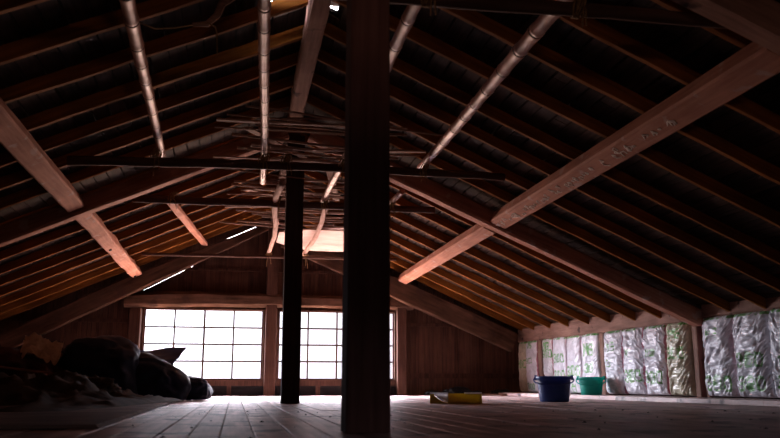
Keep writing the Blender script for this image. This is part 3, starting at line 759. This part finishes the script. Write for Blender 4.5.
# navy tarpaulin behind the bags with a stiff corner sticking up to the right
def tarp(u, v):
    x = -1.55+1.02*u; y = 8.95+.45*(v-.5)
    ridge = .535+.015*math.sin(u*9)+.03*max(0, u-.75)*2.5
    k = abs(2*v-1)
    q = min(1, max(0, (u-.22)/.22)); q = q*q*(3-2*q)
    drop = (.50*(k**1.5))*(1-q)+q*(.19*(1-v))
    z = ridge-drop+.02*noise.noise(Vector((x*6, y*6, 2)))
    x -= (u**4)*.10*(1-v)
    return (x, y, max(z, .012))
tag(sheet('tarpaulin', tarp, 60, 30, M['bluebag'], .008), 'navy tarpaulin behind the dark bags, its stiff corner standing against the left window', 'tarpaulin')
tag(lump('tarpaulin_roll', (-1.25, 8.62, .555), (.14, .06, .035), M['bluebag'], 2.2, amp=.1, fold=.12, rot=(0, .45, 0), base=0), 'small shiny blue fold of sheeting on top of the biggest bag', 'sheeting')
tag(lump('blanket', (-2.10, 8.2, .16), (.60, .6, .31), M['blanket'], 6.4, amp=.25, fold=.18, base=.005), 'heap of dark reddish blankets at the far left edge', 'blanket')
def paper(u, v):
    x = -1.90+.34*u; y = 7.75+.16*v; z = .42+.13*v+.05*math.exp(-((u-.28)/.16)**2)-.05*u+.05*(1-abs(noise.noise(Vector((u*5, v*4, 3)))*2))-.05*(1-v)
    return (x, y, z)
tag(sheet('wrapping_paper', paper, 40, 16, M['paper'], .003), 'crumpled tan paper on top of the blankets at the left', 'paper')
# brown canvas lying in low folds
def canvas(u, v):
    x = -3.3+2.64*u; y = 4.75+2.9*v
    x += .55*(v-.5)*(u**2)*.8
    f = .5+.5*noise.noise(Vector((x*1.4, y*1.1, 5))); rd = (1-abs(noise.noise(Vector((x*2.6+y*1.2, y*1.8, 9)))*2.4))
    rd3 = 1-abs(noise.noise(Vector((x*6-y*2.2, y*2.6+x, 4)))*2.6)
    prof = math.sin(min(1, v*1.8)*math.pi/2)*(1 if v < .8 else 1-(v-.8)*3)
    edge = min(1, (1-u)*5)
    z = .016+(.02+.085*f+.09*max(0, rd)+.09*max(0, rd3)**2)*prof*edge+.02*math.exp(-((u-.97)/.02)**2)*(v > .3)
    return (x, y, max(z, .016))
tag(sheet('canvas', canvas, 110, 60, M['canvas'], .006), 'brown canvas lying in low folds on the floor at the left', 'canvas')
tag(lump('canvas_bundle', (-1.22, 6.75, .09), (.28, .2, .13), M['canvas'], 4.4, amp=.3, fold=.2, base=.03), 'peaked bundle of brown canvas in front of the biggest bag', 'canvas')
tag(lump('pale_scrap', (-1.78, 6.2, .14), (.03, .04, .035), M['white'], 1.4, amp=.3, fold=.2, base=.0), 'small pale scrap shining in the dark canvas at the left', 'scrap')
# loose plank sheet on the floor under the canvas
mb = MB(); rs = []
for k in range(25):
    y = 3.3+4.2*k/24; lift = .008*math.sin(k/24*math.pi); a = -.50-.03*k/24
    rs.append([(-2.4, y, .002), (a, y, .002+lift*.3), (a-.012, y, .016+lift*.3), (-2.4, y, .016)])
mb.rings(rs, smooth=False)
tag(mb.build('floor_plank', M['stick']), 'wide loose plank lying on the floor along the canvas at the left', 'plank')
tag(timber('lath', (-1.6, 3.75, .025), (-.62, 7.3, .025), .05, .02, M['timber'], rough=.003), 'long dark lath lying on the loose plank beside the canvas', 'lath')
# long lath in the dark heap
tag(timber('lath', (-2.9, 7.4, .42), (-1.55, 7.6, .24), .03, .02, M['timber'], rough=.003), 'dark lath sloping down across the blankets at the left edge', 'lath')

# ------------------------------------------------------------------ clutter by the gable wall and grit
random.seed(5)
for i, (x, y, r, h, l) in enumerate(((2.75, 11.2, .10, .05, 'small black rag at the wall foot right of the windows'), (3.12, 11.15, .17, .085, 'larger black rag heap at the wall foot behind the yellow tray'),
                               (3.75, 11.15, .13, .06, 'low black rag heap at the wall foot near the far corner'), (3.40, 11.2, .08, .05, 'little black rag between the two heaps at the wall foot'))):
    tag(lump('rag', (x, y, h*.3), (r, .08, h), M['black'], i*3.3, amp=.4, fold=.3, sub=4, base=.003), l, 'rag', 'black rags at the foot of the gable wall')
tag(timber('batten', (2.9, 10.9, .004), (3.9, 10.75, .004), .03, .025, M['stick'], rough=.002), 'pale batten lying on the floor near the far right corner', 'batten')
mb = MB()
for i in range(150):
    x = random.uniform(-.4, 3.2); y = random.uniform(2.6, 10.8) if i % 3 else random.uniform(2.6, 5.5); s = random.uniform(.003, .009)*(1.4 if y < 5 else 1)
    a = random.random()*3; z = .001
    c, d = math.cos(a)*s, math.sin(a)*s
    mb.add([(x-c, y-d, z), (x+d*.6, y-c*.6, z), (x+c, y+d, z), (x-d*.6, y+c*.6, z), (x, y, z+s*.6)], [(0, 1, 4), (1, 2, 4), (2, 3, 4), (3, 0, 4), (3, 2, 1, 0)])
g = mb.build('grit', M['black']); tag(g, 'dark grit and chips scattered over the floorboards', 'grit', kind='stuff')

# ------------------------------------------------------------------ light: hazy daylight through the windows
W = bpy.data.worlds.new('World'); S.world = W; W.use_nodes = True; nt = W.node_tree; nt.nodes.clear()
o = N(nt, 'ShaderNodeOutputWorld'); bg = N(nt, 'ShaderNodeBackground')
# overcast sky, dim at the horizon and brighter overhead, over unseen pale ground made bright to light the ceiling, with a broad hazy sun added at the left to light the sacks
tc = N(nt, 'ShaderNodeTexCoord'); sp = N(nt, 'ShaderNodeSeparateXYZ'); nt.links.new(tc.outputs['Generated'], sp.inputs[0])
mr = N(nt, 'ShaderNodeMapRange'); mr.inputs[1].default_value = -1; mr.inputs[2].default_value = 1; nt.links.new(sp.outputs[2], mr.inputs[0])
rp = ramp(nt, [(0, (.70, .43, .32)), (.44, (.70, .43, .32)), (.49, (.030, .028, .030)), (.55, (.030, .028, .030)), (.64, (.62, .58, .64)), (1, (1., .97, 1.))])
nt.links.new(mr.outputs[0], rp.inputs[0])
dt = N(nt, 'ShaderNodeVectorMath', operation='DOT_PRODUCT'); nt.links.new(tc.outputs['Generated'], dt.inputs[0])
az, el = math.radians(-52), math.radians(28)
dt.inputs[1].default_value = (math.sin(az)*math.cos(el), math.cos(az)*math.cos(el), math.sin(el))
mx_ = N(nt, 'ShaderNodeMath', operation='MAXIMUM'); nt.links.new(dt.outputs['Value'], mx_.inputs[0]); mx_.inputs[1].default_value = 0
pw = N(nt, 'ShaderNodeMath', operation='POWER'); nt.links.new(mx_.outputs[0], pw.inputs[0]); pw.inputs[1].default_value = 8
gl = N(nt, 'ShaderNodeVectorMath', operation='SCALE'); gl.inputs[0].default_value = (1.9, 1.9, 2.08); nt.links.new(pw.outputs[0], gl.inputs['Scale'])
ad = N(nt, 'ShaderNodeVectorMath', operation='ADD'); nt.links.new(rp.outputs[0], ad.inputs[0]); nt.links.new(gl.outputs[0], ad.inputs[1])
nt.links.new(ad.outputs[0], bg.inputs[0]); bg.inputs[1].default_value = 48
nt.links.new(bg.outputs[0], o.inputs[0])
def portal(name, loc, rot, sx, sy):
    l = bpy.data.lights.new(name, 'AREA'); l.shape = 'RECTANGLE'; l.size = sx; l.size_y = sy; l.cycles.is_portal = True
    ob = bpy.data.objects.new(name, l); COL.objects.link(ob); ob.location = loc; ob.rotation_euler = rot; return ob
for (a, b) in (W1, W2): portal('window_daylight', ((a+b)/2, 11.47, (WZ[0]+WZ[1])/2), (-math.pi/2, 0, 0), b-a, WZ[1]-WZ[0])
portal('added_rear_fill', (.5, Y0-.06, .95), (math.pi/2, 0, 0), .6, .2)  # fill light entering by the window added behind the camera
portal('vent_daylight', (.35, 4.7, 2.72), (0, 0, 0), .7, .7)

# ------------------------------------------------------------------ camera
cam = bpy.data.cameras.new('camera'); co = bpy.data.objects.new('camera', cam); COL.objects.link(co)
f = 800.; pitch = math.atan((383.3-219)/f); yaw = math.atan(156/f*math.cos(pitch))
cam.sensor_width = 36; cam.lens = 36*f/780; cam.clip_start = .05
co.location = (0, 0, .17); co.rotation_euler = (math.pi/2+pitch, 0, -yaw)
cam.dof.use_dof = True; cam.dof.focus_distance = 10; cam.dof.aperture_fstop = 4
S.camera = co
S.view_settings.view_transform = 'Standard'; S.view_settings.look = 'None'; S.view_settings.gamma = 1; S.view_settings.use_curve_mapping = False
S.view_settings.exposure = 0.15
